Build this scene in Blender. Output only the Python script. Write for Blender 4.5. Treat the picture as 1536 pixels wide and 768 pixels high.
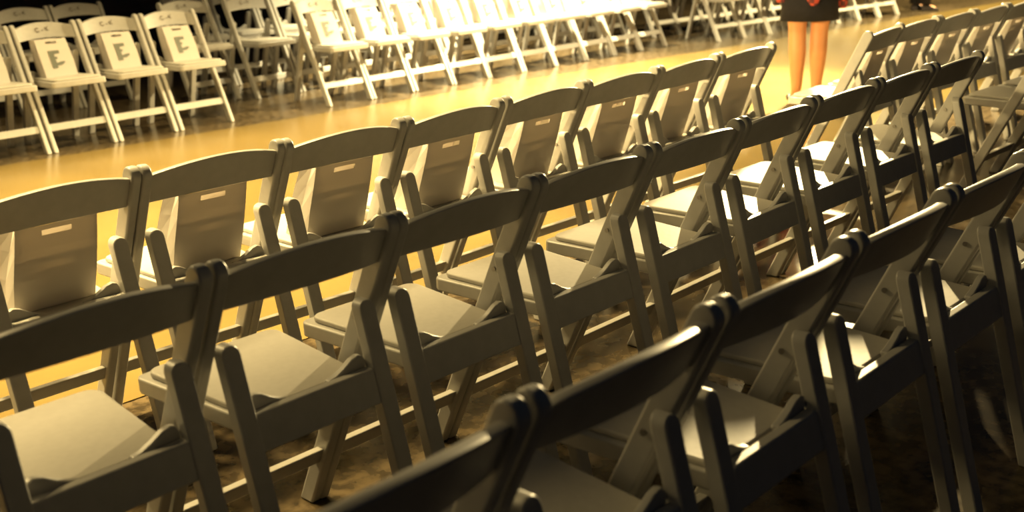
import bpy, bmesh, math, random
from mathutils import Vector, Matrix
random.seed(7)
S = bpy.context.scene
for o in list(bpy.data.objects):
    bpy.data.objects.remove(o)
C = S.collection
PI = math.pi

# ---------------------------------------------------------------- camera
YAW, PIT, ROL, FPX, CH = 0.818, 0.2928, -0.0326, 1703.5, 1.3853
fw = Vector((math.sin(YAW)*math.cos(PIT), math.cos(YAW)*math.cos(PIT), -math.sin(PIT)))
r0 = Vector((math.cos(YAW), -math.sin(YAW), 0)); u0 = r0.cross(fw)
rr = math.cos(ROL)*r0 + math.sin(ROL)*u0; uu = -math.sin(ROL)*r0 + math.cos(ROL)*u0
cd = bpy.data.cameras.new('camera'); cam = bpy.data.objects.new('camera', cd); C.objects.link(cam)
cam.matrix_world = Matrix(((rr.x, uu.x, -fw.x, 0), (rr.y, uu.y, -fw.y, 0), (rr.z, uu.z, -fw.z, CH), (0, 0, 0, 1)))
cd.sensor_width = 36; cd.lens = 36*FPX/1536; cd.clip_end = 100
cd.dof.use_dof = True; cd.dof.focus_distance = 3.4; cd.dof.aperture_fstop = 3.2
S.camera = cam

# ---------------------------------------------------------------- world, lights, exposure
w = bpy.data.worlds.new('dark_hall'); S.world = w; w.use_nodes = True
w.node_tree.nodes['Background'].inputs[0].default_value = (0.55, 0.72, 1.0, 1)
w.node_tree.nodes['Background'].inputs[1].default_value = 0.008
S.view_settings.view_transform = 'Standard'; S.view_settings.look = 'None'
S.view_settings.gamma = 1; S.view_settings.use_curve_mapping = False; S.view_settings.exposure = 0.55
WARM = (1.0, 0.73, 0.31)
def spot(name, loc, aim, power, deg, blend, radius, col=WARM):
    d = bpy.data.lights.new(name, 'SPOT'); d.energy = power; d.spot_size = math.radians(deg); d.spot_blend = blend
    d.shadow_soft_size = radius; d.color = col
    o = bpy.data.objects.new(name, d); C.objects.link(o); o.location = loc
    o.rotation_euler = (Vector(aim)-Vector(loc)).to_track_quat('-Z', 'Y').to_euler(); return o
def area(name, loc, aim, power, sx, sy, col=WARM):
    d = bpy.data.lights.new(name, 'AREA'); d.shape = 'RECTANGLE'; d.size = sx; d.size_y = sy; d.energy = power; d.color = col
    o = bpy.data.objects.new(name, d); C.objects.link(o); o.location = loc
    o.rotation_euler = (Vector(aim)-Vector(loc)).to_track_quat('-Z', 'Y').to_euler(); return o
spot('spotlight_over_runway', (9.4, 5.0, 2.35), (6.5, 4.3, 0.3), 3300, 110, 0.8, 0.08, (1.0, 0.76, 0.36))
spot('spotlight_far_row', (7.9, 7.3, 4.3), (7.9, 7.15, 0), 7500, 75, 0.9, 0.12, (1.0, 0.80, 0.42))
spot('spotlight_far_row', (3.7, 6.7, 4.3), (3.7, 7.2, 0), 300, 70, 0.8, 0.15)
spot('added_runway_end_spot', (12.6, 5.0, 3.6), (13.2, 5.4, 0), 2600, 120, 0.9, 0.12, (1.0, 0.78, 0.38))  # lamp added to carry the brightness along the runway's far end
spot('added_runway_end_spot', (16.4, 5.0, 3.8), (16.4, 5.4, 0), 2200, 120, 0.9, 0.12, (1.0, 0.78, 0.38))  # second added lamp, further along the runway
spot('added_runway_spot', (8.2, 5.0, 4.2), (8.0, 4.8, 0), 2600, 85, 0.9, 0.12, (1.0, 0.78, 0.4))  # lamp added to brighten the right-hand runway; also falls on the person
spot('spotlight_far_left', (-4.0, 6.0, 2.2), (3.5, 4.6, 0.2), 4200, 36, 0.8, 0.08)
for k in range(6):
    spot('ceiling_spotlight', (-0.2+1.05*k, 4.60, 4.0), (-0.2+1.05*k, 4.53, 0), 960, 80, 0.55, 0.14)
area('added_near_seat_fill', (0.5, 6.8, 3.6), (1.6, 1.4, 0.4), 105, 2.0, 0.8)  # soft fill added to lift the nearest row's seats, not a known fixture

# ---------------------------------------------------------------- materials
def mat(name, col, rough=0.5, noise=0.0, nscale=20, spec=0.5, metal=0.0, bump=0.0):
    m = bpy.data.materials.new(name); m.use_nodes = True; nt = m.node_tree; b = nt.nodes['Principled BSDF']
    b.inputs['Base Color'].default_value = (*col, 1); b.inputs['Roughness'].default_value = rough
    b.inputs['Metallic'].default_value = metal; b.inputs['Specular IOR Level'].default_value = spec
    if noise or bump:
        tc = nt.nodes.new('ShaderNodeTexCoord'); n = nt.nodes.new('ShaderNodeTexNoise')
        n.inputs['Scale'].default_value = nscale; n.inputs['Detail'].default_value = 5
        nt.links.new(tc.outputs['Object'], n.inputs['Vector'])
        if noise:
            cr = nt.nodes.new('ShaderNodeValToRGB')
            cr.color_ramp.elements[0].position = 0.3; cr.color_ramp.elements[1].position = 0.7
            cr.color_ramp.elements[0].color = (*[c*(1-noise) for c in col], 1)
            cr.color_ramp.elements[1].color = (*[min(1, c*(1+noise)) for c in col], 1)
            nt.links.new(n.outputs['Fac'], cr.inputs['Fac']); nt.links.new(cr.outputs['Color'], b.inputs['Base Color'])
        if bump:
            bp = nt.nodes.new('ShaderNodeBump'); bp.inputs['Strength'].default_value = bump; bp.inputs['Distance'].default_value = 0.003
            nt.links.new(n.outputs['Fac'], bp.inputs['Height']); nt.links.new(bp.outputs['Normal'], b.inputs['Normal'])
    return m
M_CH = mat('white_resin', (0.44, 0.43, 0.40), 0.34, 0.05, 30, 0.5, 0, 0.05)
M_PAD = mat('white_vinyl_pad', (0.46, 0.44, 0.39), 0.5, 0.04, 60, 0.4, 0, 0.1)
M_MARK = mat('printed_grey_mark', (0.13, 0.10, 0.07), 0.6, 0.1)
M_LOGO = mat('printed_green_grey', (0.14, 0.15, 0.12), 0.6, 0.1)
M_BOLT = mat('steel_bolt', (0.30, 0.28, 0.26), 0.35, 0.05, 20, 0.5, 0.9)
M_WALL = mat('dark_plaster', (0.16, 0.125, 0.09), 0.8, 0.25, 3)
M_SKIN = mat('skin', (0.62, 0.27, 0.11), 0.5, 0.05, 12)
M_SKIRT = mat('dark_navy_cloth', (0.005, 0.0045, 0.009), 0.9, 0.3, 40)
M_HAIR = mat('dark_hair', (0.03, 0.02, 0.012), 0.5, 0.3, 60)
M_SHOE = mat('black_leather', (0.015, 0.012, 0.012), 0.35, 0.2, 20)
M_PANTS = mat('black_cloth', (0.014, 0.012, 0.014), 0.8, 0.3, 40)
# bag paper: lets some light through
M_BAG = bpy.data.materials.new('thin_white_paper'); M_BAG.use_nodes = True
nt = M_BAG.node_tree; nt.nodes.remove(nt.nodes['Principled BSDF'])
d1 = nt.nodes.new('ShaderNodeBsdfDiffuse'); d1.inputs[0].default_value = (0.62, 0.58, 0.53, 1)
d2 = nt.nodes.new('ShaderNodeBsdfTranslucent'); d2.inputs[0].default_value = (0.6, 0.45, 0.28, 1)
mx = nt.nodes.new('ShaderNodeMixShader'); mx.inputs[0].default_value = 0.03
nt.links.new(d1.outputs[0], mx.inputs[1]); nt.links.new(d2.outputs[0], mx.inputs[2])
nt.links.new(mx.outputs[0], nt.nodes['Material Output'].inputs[0])
# plaid shirt
M_PLAID = bpy.data.materials.new('red_plaid'); M_PLAID.use_nodes = True; nt = M_PLAID.node_tree; b = nt.nodes['Principled BSDF']
tc = nt.nodes.new('ShaderNodeTexCoord'); ck = nt.nodes.new('ShaderNodeTexChecker'); ck.inputs['Scale'].default_value = 28
ck.inputs[1].default_value = (0.42, 0.055, 0.03, 1); ck.inputs[2].default_value = (0.10, 0.018, 0.02, 1)
nt.links.new(tc.outputs['Object'], ck.inputs[0]); nt.links.new(ck.outputs[0], b.inputs['Base Color']); b.inputs['Roughness'].default_value = 0.8
# polished brown floor, mottled
M_FLOOR = bpy.data.materials.new('polished_brown_floor'); M_FLOOR.use_nodes = True; nt = M_FLOOR.node_tree; b = nt.nodes['Principled BSDF']
tc = nt.nodes.new('ShaderNodeTexCoord')
n1 = nt.nodes.new('ShaderNodeTexNoise'); n1.inputs['Scale'].default_value = 1.3; n1.inputs['Detail'].default_value = 6
n2 = nt.nodes.new('ShaderNodeTexNoise'); n2.inputs['Scale'].default_value = 22; n2.inputs['Detail'].default_value = 8
c1 = nt.nodes.new('ShaderNodeValToRGB'); c1.color_ramp.elements[0].color = (0.070, 0.052, 0.028, 1); c1.color_ramp.elements[1].color = (0.125, 0.092, 0.050, 1)
c1.color_ramp.elements[0].position = 0.35; c1.color_ramp.elements[1].position = 0.65
c2 = nt.nodes.new('ShaderNodeValToRGB'); c2.color_ramp.elements[0].color = (0.35, 0.35, 0.35, 1); c2.color_ramp.elements[1].color = (1, 1, 1, 1)
c2.color_ramp.elements[0].position = 0.38; c2.color_ramp.elements[1].position = 0.6
ml = nt.nodes.new('ShaderNodeMix'); ml.data_type = 'RGBA'; ml.blend_type = 'MULTIPLY'; ml.inputs[0].default_value = 1
for n in (n1, n2): nt.links.new(tc.outputs['Object'], n.inputs['Vector'])
nt.links.new(n1.outputs['Fac'], c1.inputs[0]); nt.links.new(n2.outputs['Fac'], c2.inputs[0])
nt.links.new(c1.outputs[0], ml.inputs[6]); nt.links.new(c2.outputs[0], ml.inputs[7]); nt.links.new(ml.outputs[2], b.inputs['Base Color'])
b.inputs['Roughness'].default_value = 0.22
bp = nt.nodes.new('ShaderNodeBump'); bp.inputs['Strength'].default_value = 0.12; bp.inputs['Distance'].default_value = 0.004
nt.links.new(n1.outputs['Fac'], bp.inputs['Height']); nt.links.new(bp.outputs['Normal'], b.inputs['Normal'])

M_RUN = mat('golden_runway', (0.145, 0.103, 0.034), 0.22, 0.16, 1.5, 0.5, 0, 0.15)
# ---------------------------------------------------------------- mesh helpers
def finish(name, bm, m, parent=None, smooth=True, bevel=0.0, seg=2):
    me = bpy.data.meshes.new(name); bmesh.ops.recalc_face_normals(bm, faces=bm.faces[:]); bm.to_mesh(me); bm.free()
    me.materials.append(m); o = bpy.data.objects.new(name, me); C.objects.link(o)
    if parent: o.parent = parent
    if bevel:
        for p in o.data.polygons: p.use_smooth = True
        b = o.modifiers.new('bevel', 'BEVEL'); b.width = bevel; b.segments = seg; b.limit_method = 'ANGLE'; b.angle_limit = math.radians(38)
        b.harden_normals = True
        dg = bpy.context.evaluated_depsgraph_get(); me2 = bpy.data.meshes.new_from_object(o.evaluated_get(dg)); me2.name = name
        o.modifiers.clear(); old = o.data; o.data = me2; bpy.data.meshes.remove(old)
    if smooth and not bevel:
        me = o.data
        bmx = bmesh.new(); bmx.from_mesh(me)
        for f in bmx.faces: f.smooth = True
        for e in bmx.edges:
            if len(e.link_faces) == 2 and e.calc_face_angle() > math.radians(32): e.smooth = False
        bmx.to_mesh(me); bmx.free()
    return o
def extrude_poly(bm, pts, a, b, axis):
    """closed polygon extruded along one axis between a and b"""
    def P(p, t):
        return {'x': (t, p[0], p[1]), 'y': (p[0], t, p[1]), 'z': (p[0], p[1], t)}[axis]
    A = [bm.verts.new(P(p, a)) for p in pts]; B = [bm.verts.new(P(p, b)) for p in pts]; n = len(pts)
    bm.faces.new(A); bm.faces.new(B[::-1])
    for i in range(n): bm.faces.new((A[i], B[i], B[(i+1) % n], A[(i+1) % n]))
def bar_poly(p0, p1, w0, w1, round0=True, flat1=True):
    """side profile of a straight bar from its rounded top p0 to its foot p1, foot cut level"""
    p0 = Vector(p0); p1 = Vector(p1); d = (p1-p0).normalized(); n = Vector((-d.y, d.x)); pts = []
    for k in range(9):
        a = PI*k/8
        pts.append(p0 + n*math.cos(a)*w0/2 - d*math.sin(a)*w0/2)
    e1 = p1 - n*w1/2; e2 = p1 + n*w1/2
    e1 = e1 + d*((p1.y-e1.y)/d.y); e2 = e2 + d*((p1.y-e2.y)/d.y)
    pts += [e1, e2]
    return [(p.x, p.y) for p in pts]
def box(bm, x0, x1, y0, y1, z0, z1):
    extrude_poly(bm, [(x0, y0), (x1, y0), (x1, y1), (x0, y1)], z0, z1, 'z')

def empty(name, loc=(0, 0, 0), rz=0):
    o = bpy.data.objects.new(name, None); o.empty_display_size = 0.1; C.objects.link(o); o.location = loc; o.rotation_euler = (0, 0, rz); return o
def tag(o, label, cat, group=None):
    o['label'] = label; o['category'] = cat
    if group: o['group'] = group
def children(o): return [c for c in bpy.data.objects if c.parent == o]
def copy_tree(o, parent=None, kids=None):
    c = o.copy(); C.objects.link(c)
    if parent: c.parent = parent
    for ch in (kids[o] if kids else children(o)): copy_tree(ch, c, kids)
    return c

# ---------------------------------------------------------------- setting
def struct(name, bm, m):
    o = finish(name, bm, m, None, False); o['kind'] = 'structure'; return o
bm = bmesh.new(); box(bm, -8, 30, -3, 18, -0.1, 0); struct('floor', bm, M_FLOOR)
bm = bmesh.new(); extrude_poly(bm, [(-8, 3.04), (30, 3.04), (30, 4.81), (-8, 7.81)], 0.0005, 0.004, 'z')
struct('trim_1', bm, M_RUN)   # smooth golden runway laid on the mottled floor
bm = bmesh.new(); box(bm, -8, 30, 18, 18.2, -0.1, 5); struct('wall_back', bm, M_WALL)
bm = bmesh.new(); box(bm, 30, 30.2, -3, 18.2, -0.1, 5); struct('wall_right', bm, M_WALL)

# ---------------------------------------------------------------- folding chair (faces +y, back top at y = 0)
HW = 0.222; PT = 0.028
def ylean(z): return 0.022 + (0.785-z)*0.478
def make_chair(marked):
    t = empty('folding_chair'); posts = {}
    for s in (-1, 1):
        bm = bmesh.new(); extrude_poly(bm, bar_poly((ylean(0.765), 0.768), (ylean(0), 0), 0.054, 0.046), s*HW, s*(HW-PT), 'x')
        posts[s] = finish('side_post', bm, M_CH, t, True, 0.007, 3)
    for s in (-1, 1):
        # rear leg: a board, wide across and thin in depth, rounded over at its top
        top = Vector((0.090, 0.605)); foot = Vector((-0.07, 0.0)); w2 = 0.0215; xc = s*(HW-PT-0.001-w2); bm = bmesh.new()
        prof = [(xc+w2*math.cos(PI*k/8), top.y-w2+w2*math.sin(PI*k/8)) for k in range(9)] + [(xc-w2*0.94, 0.0), (xc+w2*0.94, 0.0)]
        yl = lambda z: foot.x+(top.x-foot.x)*z/top.y
        F = [bm.verts.new((x, yl(z)-0.017, z)) for x, z in prof]; G = [bm.verts.new((x, yl(z)+0.017, z)) for x, z in prof]; n = len(prof)
        bm.faces.new(F); bm.faces.new(G[::-1])
        for i in range(n): bm.faces.new((F[i], G[i], G[(i+1) % n], F[(i+1) % n]))
        l = finish('rear_leg', bm, M_CH, t, True, 0.005, 3)
        bm = bmesh.new(); bmesh.ops.create_cone(bm, cap_ends=True, segments=14, radius1=0.0065, radius2=0.005, depth=0.005,
            matrix=Matrix.Translation((s*(HW-PT-0.002), ylean(0.545)+0.006, 0.545)) @ Matrix.Rotation(PI/2, 4, 'Y'))
        q = finish('bolt', bm, M_BOLT, posts[s], True)
    # crest rail: arched, bowed backwards, leaning with the posts
    bm = bmesh.new(); N = 16; xs = HW-PT+0.004; ring = []
    for i in range(N+1):
        u = -1+2*i/N; x = u*xs; a = 1-u*u
        bow = -0.036*a; zt = 0.762+0.030*a; zb = 0.683+0.012*a
        pr = [(zb, 0.012), (zb, -0.012), ((zb+zt)/2, -0.014), (zt, -0.013), (zt+0.003, 0.0), (zt, 0.013), ((zb+zt)/2, 0.012)]
        ring.append([bm.verts.new((x, ylean(z)+bow+dy, z)) for z, dy in pr])
    for i in range(N):
        for k in range(7): bm.faces.new((ring[i][k], ring[i+1][k], ring[i+1][(k+1) % 7], ring[i][(k+1) % 7]))
    bm.faces.new(ring[0]); bm.faces.new(ring[-1][::-1])
    cr = finish('crest_rail', bm, M_CH, t, True, 0.003, 2)
    if marked:
        bm = bmesh.new()   # small worn maker's lettering on the front of the crest
        def blk(x0, z0, x1, z1):
            vs = []
            for x, z in ((x0, z0), (x1, z0), (x1, z1), (x0, z1)):
                a = 1-(x/xs)**2; vs.append(bm.verts.new((x, ylean(z)-0.036*a+0.0165, z)))
            bm.faces.new(vs)
        for k in range(10):      # letter C, drawn in short strokes (seen from the front, so +x is its left)
            a = math.radians(55+29*k); x = 0.034-0.013*math.cos(a); z = 0.748+0.012*math.sin(a); blk(x-0.003, z-0.003, x+0.003, z+0.003)
        blk(-0.006, 0.742, 0.008, 0.746); blk(-0.024, 0.744, -0.020, 0.762)
        for k in range(4): blk(-0.030-0.004*k, 0.752+0.003*k, -0.025-0.004*k, 0.757+0.003*k); blk(-0.030-0.004*k, 0.746-0.002*k, -0.025-0.004*k, 0.751-0.002*k)
        finish('printed_mark', bm, M_MARK, cr, False)
    # seat frame and pad
    def seat_outline(hw0, hw1, y0, y1, r):
        pts = []
        for cx, cy, a0, hw in ((hw1-r, y1-r, 0, 1), (-(hw1-r), y1-r, 90, 1), (-(hw0-r), y0+r, 180, 0), (hw0-r, y0+r, 270, 0)):
            for k in range(5):
                a = math.radians(a0+90*k/4); pts.append((cx+r*math.cos(a), cy+r*math.sin(a)))
        return pts
    def slab(bm, pts, z0, z1):
        f = lambda p, z: (p[0], p[1], z+0.03*(p[1]-0.07))
        A = [bm.verts.new(f(p, z0)) for p in pts]; B = [bm.verts.new(f(p, z1)) for p in pts]; n = len(pts)
        bm.faces.new(A); bm.faces.new(B)
        for i in range(n): bm.faces.new((A[i], B[i], B[(i+1) % n], A[(i+1) % n]))
    bm = bmesh.new(); slab(bm, seat_outline(0.150, 0.186, 0.070, 0.445, 0.022), 0.400, 0.438)
    se = finish('seat', bm, M_CH, t, True, 0.006, 2)
    bm = bmesh.new(); slab(bm, seat_outline(0.143, 0.168, 0.078, 0.428, 0.03), 0.437, 0.452)
    pad = finish('seat_pad', bm, M_PAD, se, True, 0.006, 3)
    for s in (-1, 1):   # raised rear corner of the seat frame
        bm = bmesh.new(); extrude_poly(bm, [(s*x, z) for x, z in ((0.046, 0.430), (0.150, 0.430), (0.150, 0.476), (0.144, 0.488), (0.132, 0.492), (0.114, 0.487), (0.09, 0.472), (0.068, 0.462), (0.050, 0.458))], 0.064, 0.082, 'y')
        finish('corner_bracket', bm, M_CH, se, True, 0.004, 2)
    def yleg(z): return -0.07+0.160*z/0.605
    bm = bmesh.new(); z0, z1 = 0.385, 0.462
    extrude_poly(bm, [(yleg(z0)-0.012, z0), (yleg(z0)+0.012, z0), (yleg(z1)+0.012, z1), (yleg(z1)-0.012, z1)], -0.162, 0.162, 'x')
    finish('rear_stretcher', bm, M_CH, t, True, 0.005, 2)
    bm = bmesh.new(); z0, z1 = 0.130, 0.172
    extrude_poly(bm, [(ylean(z0)-0.013, z0), (ylean(z0)+0.013, z0), (ylean(z1)+0.013, z1), (ylean(z1)-0.013, z1)], -HW+PT-0.003, HW-PT+0.003, 'x')
    finish('front_stretcher', bm, M_CH, t, True, 0.005, 2)
    return t
def make_bag():
    t = empty('gift_bag')
    bm = bmesh.new(); hw = 0.108; H = 0.235
    def sec(z, y0, y1, w_, g): return [bm.verts.new(p) for p in ((-w_, y0, z), (w_, y0, z), (w_-g, (y0+y1)/2, z), (w_, y1, z), (-w_, y1, z), (-w_+g, (y0+y1)/2, z))]
    R = [sec(0.001, 0.0, 0.11, hw, 0.0), sec(0.09, -0.030, 0.075, hw+0.002, 0.004), sec(0.17, -0.058, 0.035, hw, 0.008), sec(H, -0.078, -0.002, hw-0.002, 0.014)]
    for a, b in zip(R, R[1:]):
        for k in range(6):
            if b is R[-1] and k in (0, 3): continue
            bm.faces.new((a[k], a[(k+1) % 6], b[(k+1) % 6], b[k]))
    bm.faces.new(R[0])
    for k in (0, 3):   # top band of front and back with the die-cut hand hole
        a0, a1, b0, b1 = [v.co.copy() for v in (R[2][k], R[2][(k+1) % 6], R[3][k], R[3][(k+1) % 6])]
        xs = [0, 0.32, 0.68, 1]; zs = [0, 0.58, 0.80, 1]; g = {}
        for i, u in enumerate(xs):
            for j, v in enumerate(zs):
                if (i, j) == (0, 0): g[i, j] = R[2][k]
                elif (i, j) == (3, 0): g[i, j] = R[2][(k+1) % 6]
                elif (i, j) == (0, 3): g[i, j] = R[3][k]
                elif (i, j) == (3, 3): g[i, j] = R[3][(k+1) % 6]
                else: g[i, j] = bm.verts.new(a0.lerp(a1, u).lerp(b0.lerp(b1, u), v))
        for i in range(3):
            for j in range(3):
                if (i, j) == (1, 1): continue
                bm.faces.new((g[i, j], g[i+1, j], g[i+1, j+1], g[i, j+1]))
    me = finish('bag_body', bm, M_BAG, t, False)
    bm = bmesh.new()   # printed mark like a heavy letter E (the front looks along +y, so +x is its left)
    def q(pts):
        vs = []
        for x, z in pts:
            if z <= 0.09: y = 0.11-0.035*z/0.09
            else: y = 0.075-0.04*(z-0.09)/0.08
            vs.append(bm.verts.new((x, y+0.0025, z)))
        bm.faces.new(vs)
    for z0, z1 in ((0.055, 0.09), (0.09, 0.165)): q([(0.045, z0), (0.010, z0), (0.010, z1), (0.045, z1)])
    q([(0.010, 0.142), (-0.030, 0.145), (-0.030, 0.165), (0.010, 0.165)])
    q([(0.010, 0.112), (-0.004, 0.112), (-0.004, 0.126), (0.010, 0.126)])
    q([(0.010, 0.070), (-0.020, 0.072), (-0.046, 0.086), (-0.046, 0.095), (-0.02, 0.094), (0.010, 0.088)])
    finish('printed_letter', bm, M_LOGO, me, False)
    return t

chair = make_chair(False); chair_m = make_chair(True); bag = make_bag()
kids = {}
for o in bpy.data.objects:
    kids.setdefault(o, [])
for o in bpy.data.objects:
    if o.parent: kids[o.parent].append(o)
used = set()
def place(src, loc, rz, label, cat, group):
    if src in used: o = copy_tree(src, None, kids)
    else: used.add(src); o = src
    o.location = loc; o.rotation_euler = (0, 0, rz); tag(o, label, cat, group); return o
ORD = ['first', 'second', 'third', 'fourth', 'fifth', 'sixth', 'seventh', 'eighth', 'ninth', 'tenth', 'eleventh', 'twelfth']
def bag_on(x, y, rz, flip, label, group):
    """bag standing on the seat of the chair whose back top is at x, y"""
    c, s = math.cos(rz), math.sin(rz); lx, ly = random.uniform(-0.006, 0.006), 0.118
    wx, wy = x+c*lx-s*ly, y+s*lx+c*ly
    place(bag, (wx, wy, 0.4545), rz, label, 'gift bag', group)

# near block: x of the post pairs between chairs as found along each row, y of the row's back tops
def near_row(posts, ys, word, group, bags=None, side='left'):
    n = len(posts)-1
    for i in range(n):
        x = (posts[i]+posts[i+1])/2; y = (ys[i]+ys[i+1])/2; rz = math.atan2(ys[i+1]-ys[i], posts[i+1]-posts[i])*0.6
        lab = word(i, n)
        place(chair, (x, y-0.01, 0), rz, lab, 'folding chair', group)
        if bags: bag_on(x, y-0.01, rz, False, bags(i, n), 'gift bags standing on the aisle side row')
A = [1.0, 1.446, 1.888, 2.318, 2.785, 3.246, 3.680, 4.152, 4.608]
AY = [2.655, 2.650, 2.630, 2.600, 2.610, 2.625, 2.615, 2.638, 2.636]
B = [0.615, 1.068, 1.516, 1.950, 2.404, 2.866, 3.332, 3.800, 4.252, 4.722]
BY = [1.74, 1.742, 1.738, 1.733, 1.726, 1.732, 1.752, 1.756, 1.756, 1.745]
Cx = [0.535, 0.990, 1.451, 1.918, 2.385, 2.842, 3.298]
CY = [0.895, 0.898, 0.902, 0.908, 0.915, 0.915, 0.917]
near_row(Cx, CY, lambda i, n: 'white folding chair in the dark nearest row, %s from its left end' % ORD[i], 'chairs in the nearest row')
near_row(B, BY, lambda i, n: 'white folding chair in the middle near row, %s from the left' % ORD[i], 'chairs in the middle near row')
near_row(A, AY, lambda i, n: 'white folding chair holding a bag on the near runway side, %s from the left' % ORD[i], 'chairs in the near runway row',
         lambda i, n: 'white gift bag seen from behind, on the %s near runway chair from left' % ORD[i])
# second near section, beyond the cross aisle
A2 = [5.185]+[5.62+0.446*i for i in range(6)]; A2Y = [2.45]+[2.51-0.018*i for i in range(6)]
near_row(A2, A2Y, lambda i, n: 'white folding chair with bag beyond the cross aisle, %s from the gap' % ORD[i], 'chairs by the runway beyond the gap',
         lambda i, n: 'white gift bag on the %s chair beyond the cross aisle, seen from behind' % ORD[i])
B2 = [5.57+0.452*i for i in range(4)]; B2Y = [1.74]*4
near_row(B2, B2Y, lambda i, n: 'white folding chair in the second row beyond the cross aisle, %s from the gap' % ORD[i], 'chairs in the second row beyond the gap')

# far block: chairs facing the near block; x0 = left post seen from the camera, yt = y of the back tops
def far_row(x0, n, yt, slope, word, group, bags=None, pitch=0.453):
    for i in range(n):
        x = x0+pitch*(i+0.5); y = yt+slope*pitch*(i+0.5); rz = PI+math.atan(slope)+random.uniform(-0.012, 0.012)
        place(chair_m, (x, y, 0), rz, word(i), 'folding chair', group)
        if bags: bag_on(x, y, rz, True, bags(i), 'gift bags standing on the far front row')
far_row(4.640-0.460*4, 4, 7.475, 0, lambda i: 'white folding chair across the runway, %s from left, far left section front' % ORD[i], 'far left section front row',
        lambda i: 'white gift bag with grey letter, %s from the left across the runway' % ORD[i], 0.460)
far_row(4.640-0.460*4+0.60, 3, 9.1, 0, lambda i: 'white folding chair behind the far left front row, %s from left' % ORD[i], 'far left section second row', None, 0.46)
far_row(4.86, 1, 8.36, 0, lambda i: 'shadowed white folding chair alone behind the gap between far sections', 'far single chairs')
far_row(5.44, 10, 7.385, 0.004, lambda i: 'white folding chair across the runway, %s in the long bright row' % ORD[i], 'far middle section front row',
        lambda i: 'white gift bag with grey letter, %s in the long bright row' % ORD[i], 0.4515)
far_row(5.36, 11, 8.21, 0.0, lambda i: 'white folding chair directly behind the long bright row, %s from left' % ORD[i], 'far middle section second row')
far_row(5.30, 12, 9.05, 0.0, lambda i: 'shadowed white folding chair two rows behind the bright row, %s from left' % ORD[i], 'far middle section third row')
far_row(10.57, 8, 7.14, -0.10, lambda i: 'white folding chair in the far right section front row, %s from left' % ORD[i], 'far right section front row')
far_row(10.57, 9, 7.98, -0.10, lambda i: 'white folding chair in the far right section second row, %s from left' % ORD[i], 'far right section second row')

# ---------------------------------------------------------------- people
def skin_body(name, joints, edges, root, m, parent=None, sub=2, subsurf=2):
    me = bpy.data.meshes.new(name); me.from_pydata([j[:3] for j in joints], edges, []); me.materials.append(m)
    o = bpy.data.objects.new(name, me); C.objects.link(o)
    if parent: o.parent = parent
    sk = o.modifiers.new('skin', 'SKIN'); sk.use_smooth_shade = True; sk.branch_smoothing = 0.6
    for k, j in enumerate(joints):
        me.skin_vertices[0].data[k].radius = (j[3], j[4] if len(j) > 4 else j[3]); me.skin_vertices[0].data[k].use_root = (k == root)
    ss = o.modifiers.new('sub', 'SUBSURF'); ss.levels = subsurf; ss.render_levels = subsurf
    dg = bpy.context.evaluated_depsgraph_get(); me2 = bpy.data.meshes.new_from_object(o.evaluated_get(dg)); me2.name = name
    o.modifiers.clear(); o.data = me2
    for p in me2.polygons: p.use_smooth = True
    return o
def loft(name, rings, m, parent, seg=28, wave=0.0, cap=False):
    bm = bmesh.new(); R = []
    for (cx, cy, z, a, b) in rings:
        R.append([bm.verts.new((cx+a*math.cos(2*PI*k/seg)*(1+wave*math.sin(5*2*PI*k/seg)*(1-z)), cy+b*math.sin(2*PI*k/seg)*(1+wave*math.sin(5*2*PI*k/seg)*(1-z)), z)) for k in range(seg)])
    for p, q in zip(R, R[1:]):
        for k in range(seg): bm.faces.new((p[k], p[(k+1) % seg], q[(k+1) % seg], q[k]))
    if cap: bm.faces.new(R[-1]); bm.faces.new(R[0])
    o = finish(name, bm, m, parent, True)
    so = o.modifiers.new('thickness', 'SOLIDIFY'); so.thickness = 0.004; so.offset = 0
    return o
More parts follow.
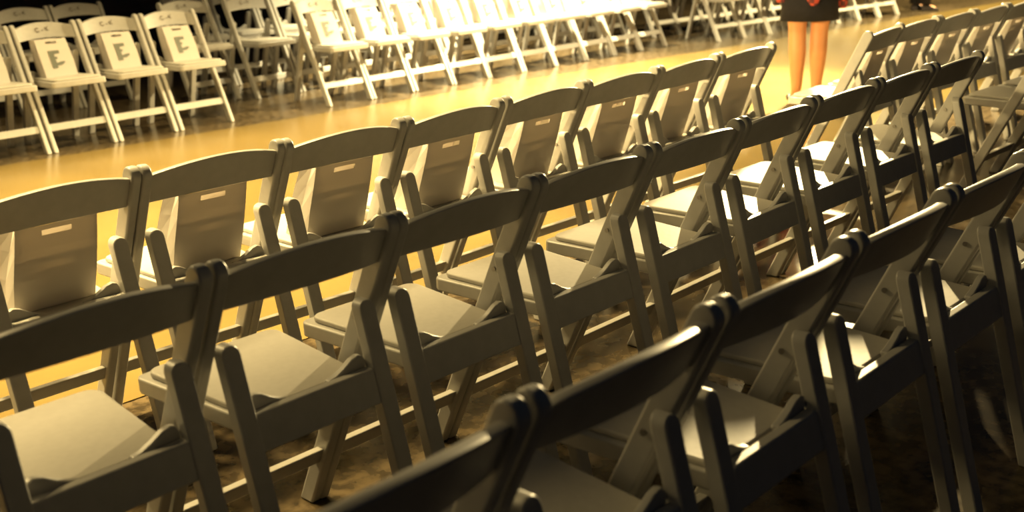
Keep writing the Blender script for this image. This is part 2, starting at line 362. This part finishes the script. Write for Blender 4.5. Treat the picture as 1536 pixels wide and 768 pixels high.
def person(loc, rz, trousers, label, scale=1.0):
    """standing adult, faces local -y; feet at z = 0"""
    J = [(0, 0, 0.95, 0.135, 0.095), (0, 0.0, 1.10, 0.115, 0.085), (0, 0.01, 1.28, 0.135, 0.09), (0, 0.012, 1.40, 0.10, 0.07), (0, 0.0, 1.47, 0.048), (0, -0.005, 1.53, 0.05),
         (0, -0.012, 1.60, 0.080, 0.092), (0, -0.008, 1.67, 0.075, 0.088), (0, -0.075, 1.515, 0.028)]
    E = [(0, 1), (1, 2), (2, 3), (3, 4), (4, 5), (5, 6), (6, 7), (5, 8)]
    def add(j, par): J.append(j); E.append((par, len(J)-1)); return len(J)-1
    for s in (-1, 1):
        st = (0.02 if not trousers else 0.05)*s
        k = add((s*0.090, 0, 0.84, 0.088), 0); k = add((s*0.086, st*0.4, 0.66, 0.080), k); k = add((s*0.080, st*0.6, 0.50, 0.067), k)
        k = add((s*0.078, st*0.8+0.014, 0.36, 0.068), k); k = add((s*0.076, st+0.008, 0.20, 0.052), k); k = add((s*0.074, st+0.005, 0.085, 0.040), k)
        k = add((s*0.076, st-0.055, 0.045, 0.034, 0.030), k); k = add((s*0.080, st-0.13, 0.028, 0.030, 0.020), k)
    for s in (-1, 1):
        k = add((s*0.165, 0.01, 1.385, 0.052), 3); k = add((s*0.215, 0.02, 1.20, 0.040), k); k = add((s*0.235, 0.02, 1.08, 0.034), k)
        k = add((s*0.205, -0.14, 1.10, 0.026), k); k = add((s*0.175, -0.20, 1.12, 0.021, 0.026), k); pm = add((s*0.150, -0.245, 1.13, 0.018, 0.030), k)
        for q, (dz, L) in enumerate(((0.026, 0.066), (0.009, 0.076), (-0.008, 0.072), (-0.024, 0.056))):
            f = add((s*0.142, -0.262, 1.13+dz, 0.0085), pm); f = add((s*(0.142-L*0.35), -0.262-L*0.45, 1.13+dz, 0.008), f); f = add((s*(0.142-L*0.85), -0.262-L*0.5, 1.13+dz, 0.007), f)
        f = add((s*0.160, -0.215, 1.158, 0.010), k); f = add((s*0.140, -0.235, 1.185, 0.009), f)
    root = empty('person', loc, rz); root.scale = (scale,)*3; tag(root, label, 'person')
    skin_body('body', J, E, 0, M_SKIN, root)
    # face: nose, ears, eyes, lips
    def blob(nm, loc_, sc, m):
        bm = bmesh.new(); bmesh.ops.create_uvsphere(bm, u_segments=14, v_segments=8, radius=1, matrix=Matrix.Translation(loc_) @ Matrix.Diagonal((*sc, 1)))
        return finish(nm, bm, m, root, True)
    blob('nose', (0, -0.105, 1.585), (0.012, 0.016, 0.022), M_SKIN); blob('lips', (0, -0.096, 1.545), (0.022, 0.010, 0.008), mat('lips', (0.4, 0.1, 0.07)))
    for s in (-1, 1):
        blob('eye', (s*0.031, -0.092, 1.615), (0.013, 0.009, 0.008), mat('eye', (0.05, 0.04, 0.03), 0.2)); blob('ear', (s*0.082, 0.0, 1.60), (0.012, 0.020, 0.030), M_SKIN)
    bm = bmesh.new(); bmesh.ops.create_uvsphere(bm, u_segments=24, v_segments=16, radius=1)
    for v in bm.verts:
        x, y, z = v.co; v.co = (x*0.093, 0.012+y*0.098, 1.655+z*0.085)
        if y > 0.1 and z < 0.2: v.co.z -= 0.16*min(1, (0.2-z))
        if y < -0.35 and z < 0.45: v.co.y += 0.05
    finish('hair', bm, M_HAIR, root, True)
    if trousers:
        for s in (-1, 1):
            st = 0.05*s
            loft('trouser_leg', [(s*0.076, st+0.004, 0.09, 0.065, 0.068), (s*0.080, st*.8+0.01, 0.36, 0.078, 0.078), (s*0.086, st*0.6, 0.52, 0.082, 0.082), (s*0.086, st*0.3, 0.80, 0.096, 0.104)], M_PANTS, root)
        loft('trouser_seat', [(0, 0, 0.78, 0.188, 0.118), (0, 0, 0.92, 0.182, 0.120), (0, 0, 1.06, 0.158, 0.11)], M_PANTS, root)
    else:
        loft('skirt', [(0, 0, 0.585, 0.205, 0.150), (0, 0, 0.72, 0.195, 0.148), (0, 0, 0.90, 0.178, 0.128), (0, 0, 1.04, 0.150, 0.108)], M_SKIRT, root, 40, 0.10)
    if not trousers:   # red plaid shirt tails and sleeves hanging at the hips
        loft('hanging_sleeve', [(-0.215, -0.02, 0.665, 0.050, 0.04), (-0.222, 0, 0.80, 0.06, 0.045), (-0.19, 0, 1.0, 0.05, 0.05)], M_PLAID, root, 16, 0, True)
        loft('hanging_sleeve', [(0.200, 0.02, 0.72, 0.040, 0.04), (0.205, 0, 0.82, 0.05, 0.045), (0.18, 0, 1.0, 0.05, 0.05)], M_PLAID, root, 16, 0, True)
        for fy in (-1, 1): loft('shirt_tail', [(0.0, fy*0.155, 0.70, 0.018, 0.02), (0.0, fy*0.15, 0.76, 0.06, 0.02), (0, fy*0.13, 0.95, 0.11, 0.02)], M_PLAID, root, 16, 0, True)
    top = M_PANTS if trousers else M_PLAID
    loft('shirt', [(0, 0, 0.93 if not trousers else 0.96, 0.188, 0.130), (0, 0, 1.08, 0.160, 0.112), (0, 0.006, 1.26, 0.178, 0.120), (0, 0.010, 1.38, 0.168, 0.100), (0, 0.008, 1.445, 0.075, 0.066)], top, root)
    for s in (-1, 1):
        me_r = [(s*0.150, 0.01, 1.405, 0.066, 0.066), (s*0.222, 0.02, 1.20, 0.056, 0.056), (s*0.236, 0.01, 1.08, 0.050, 0.050), (s*0.200, -0.14, 1.105, 0.042, 0.042)]
        o = skin_body('sleeve', [(x, y, z, a, b) for x, y, z, a, b in me_r], [(0, 1), (1, 2), (2, 3)], 0, top, root)
        st = (0.02 if not trousers else 0.05)*s
        bm = bmesh.new(); pts = [(0.03, 0.0), (0.03, 0.055), (0.0, 0.095), (-0.05, 0.085), (-0.11, 0.055), (-0.17, 0.035), (-0.185, 0.0)]
        if not trousers: pts = [(0.025, 0.0), (0.025, 0.035), (0.0, 0.030), (-0.08, 0.022), (-0.13, 0.040), (-0.17, 0.030), (-0.185, 0.0)]
        extrude_poly(bm, [(st+0.02+y, z) for y, z in pts], s*0.078-0.043, s*0.078+0.043, 'x')
        finish('shoe', bm, M_SHOE, root, True, 0.012, 3)
    return root
person((7.555, 4.075, 0), 2.25, False, 'person in a short dark skirt and red plaid shirt standing on the runway', 1.0)
person((14.75, 6.36-0.0, 0), 0.6, True, 'person in black shoes and trousers at the far end of the runway, top right', 1.0)
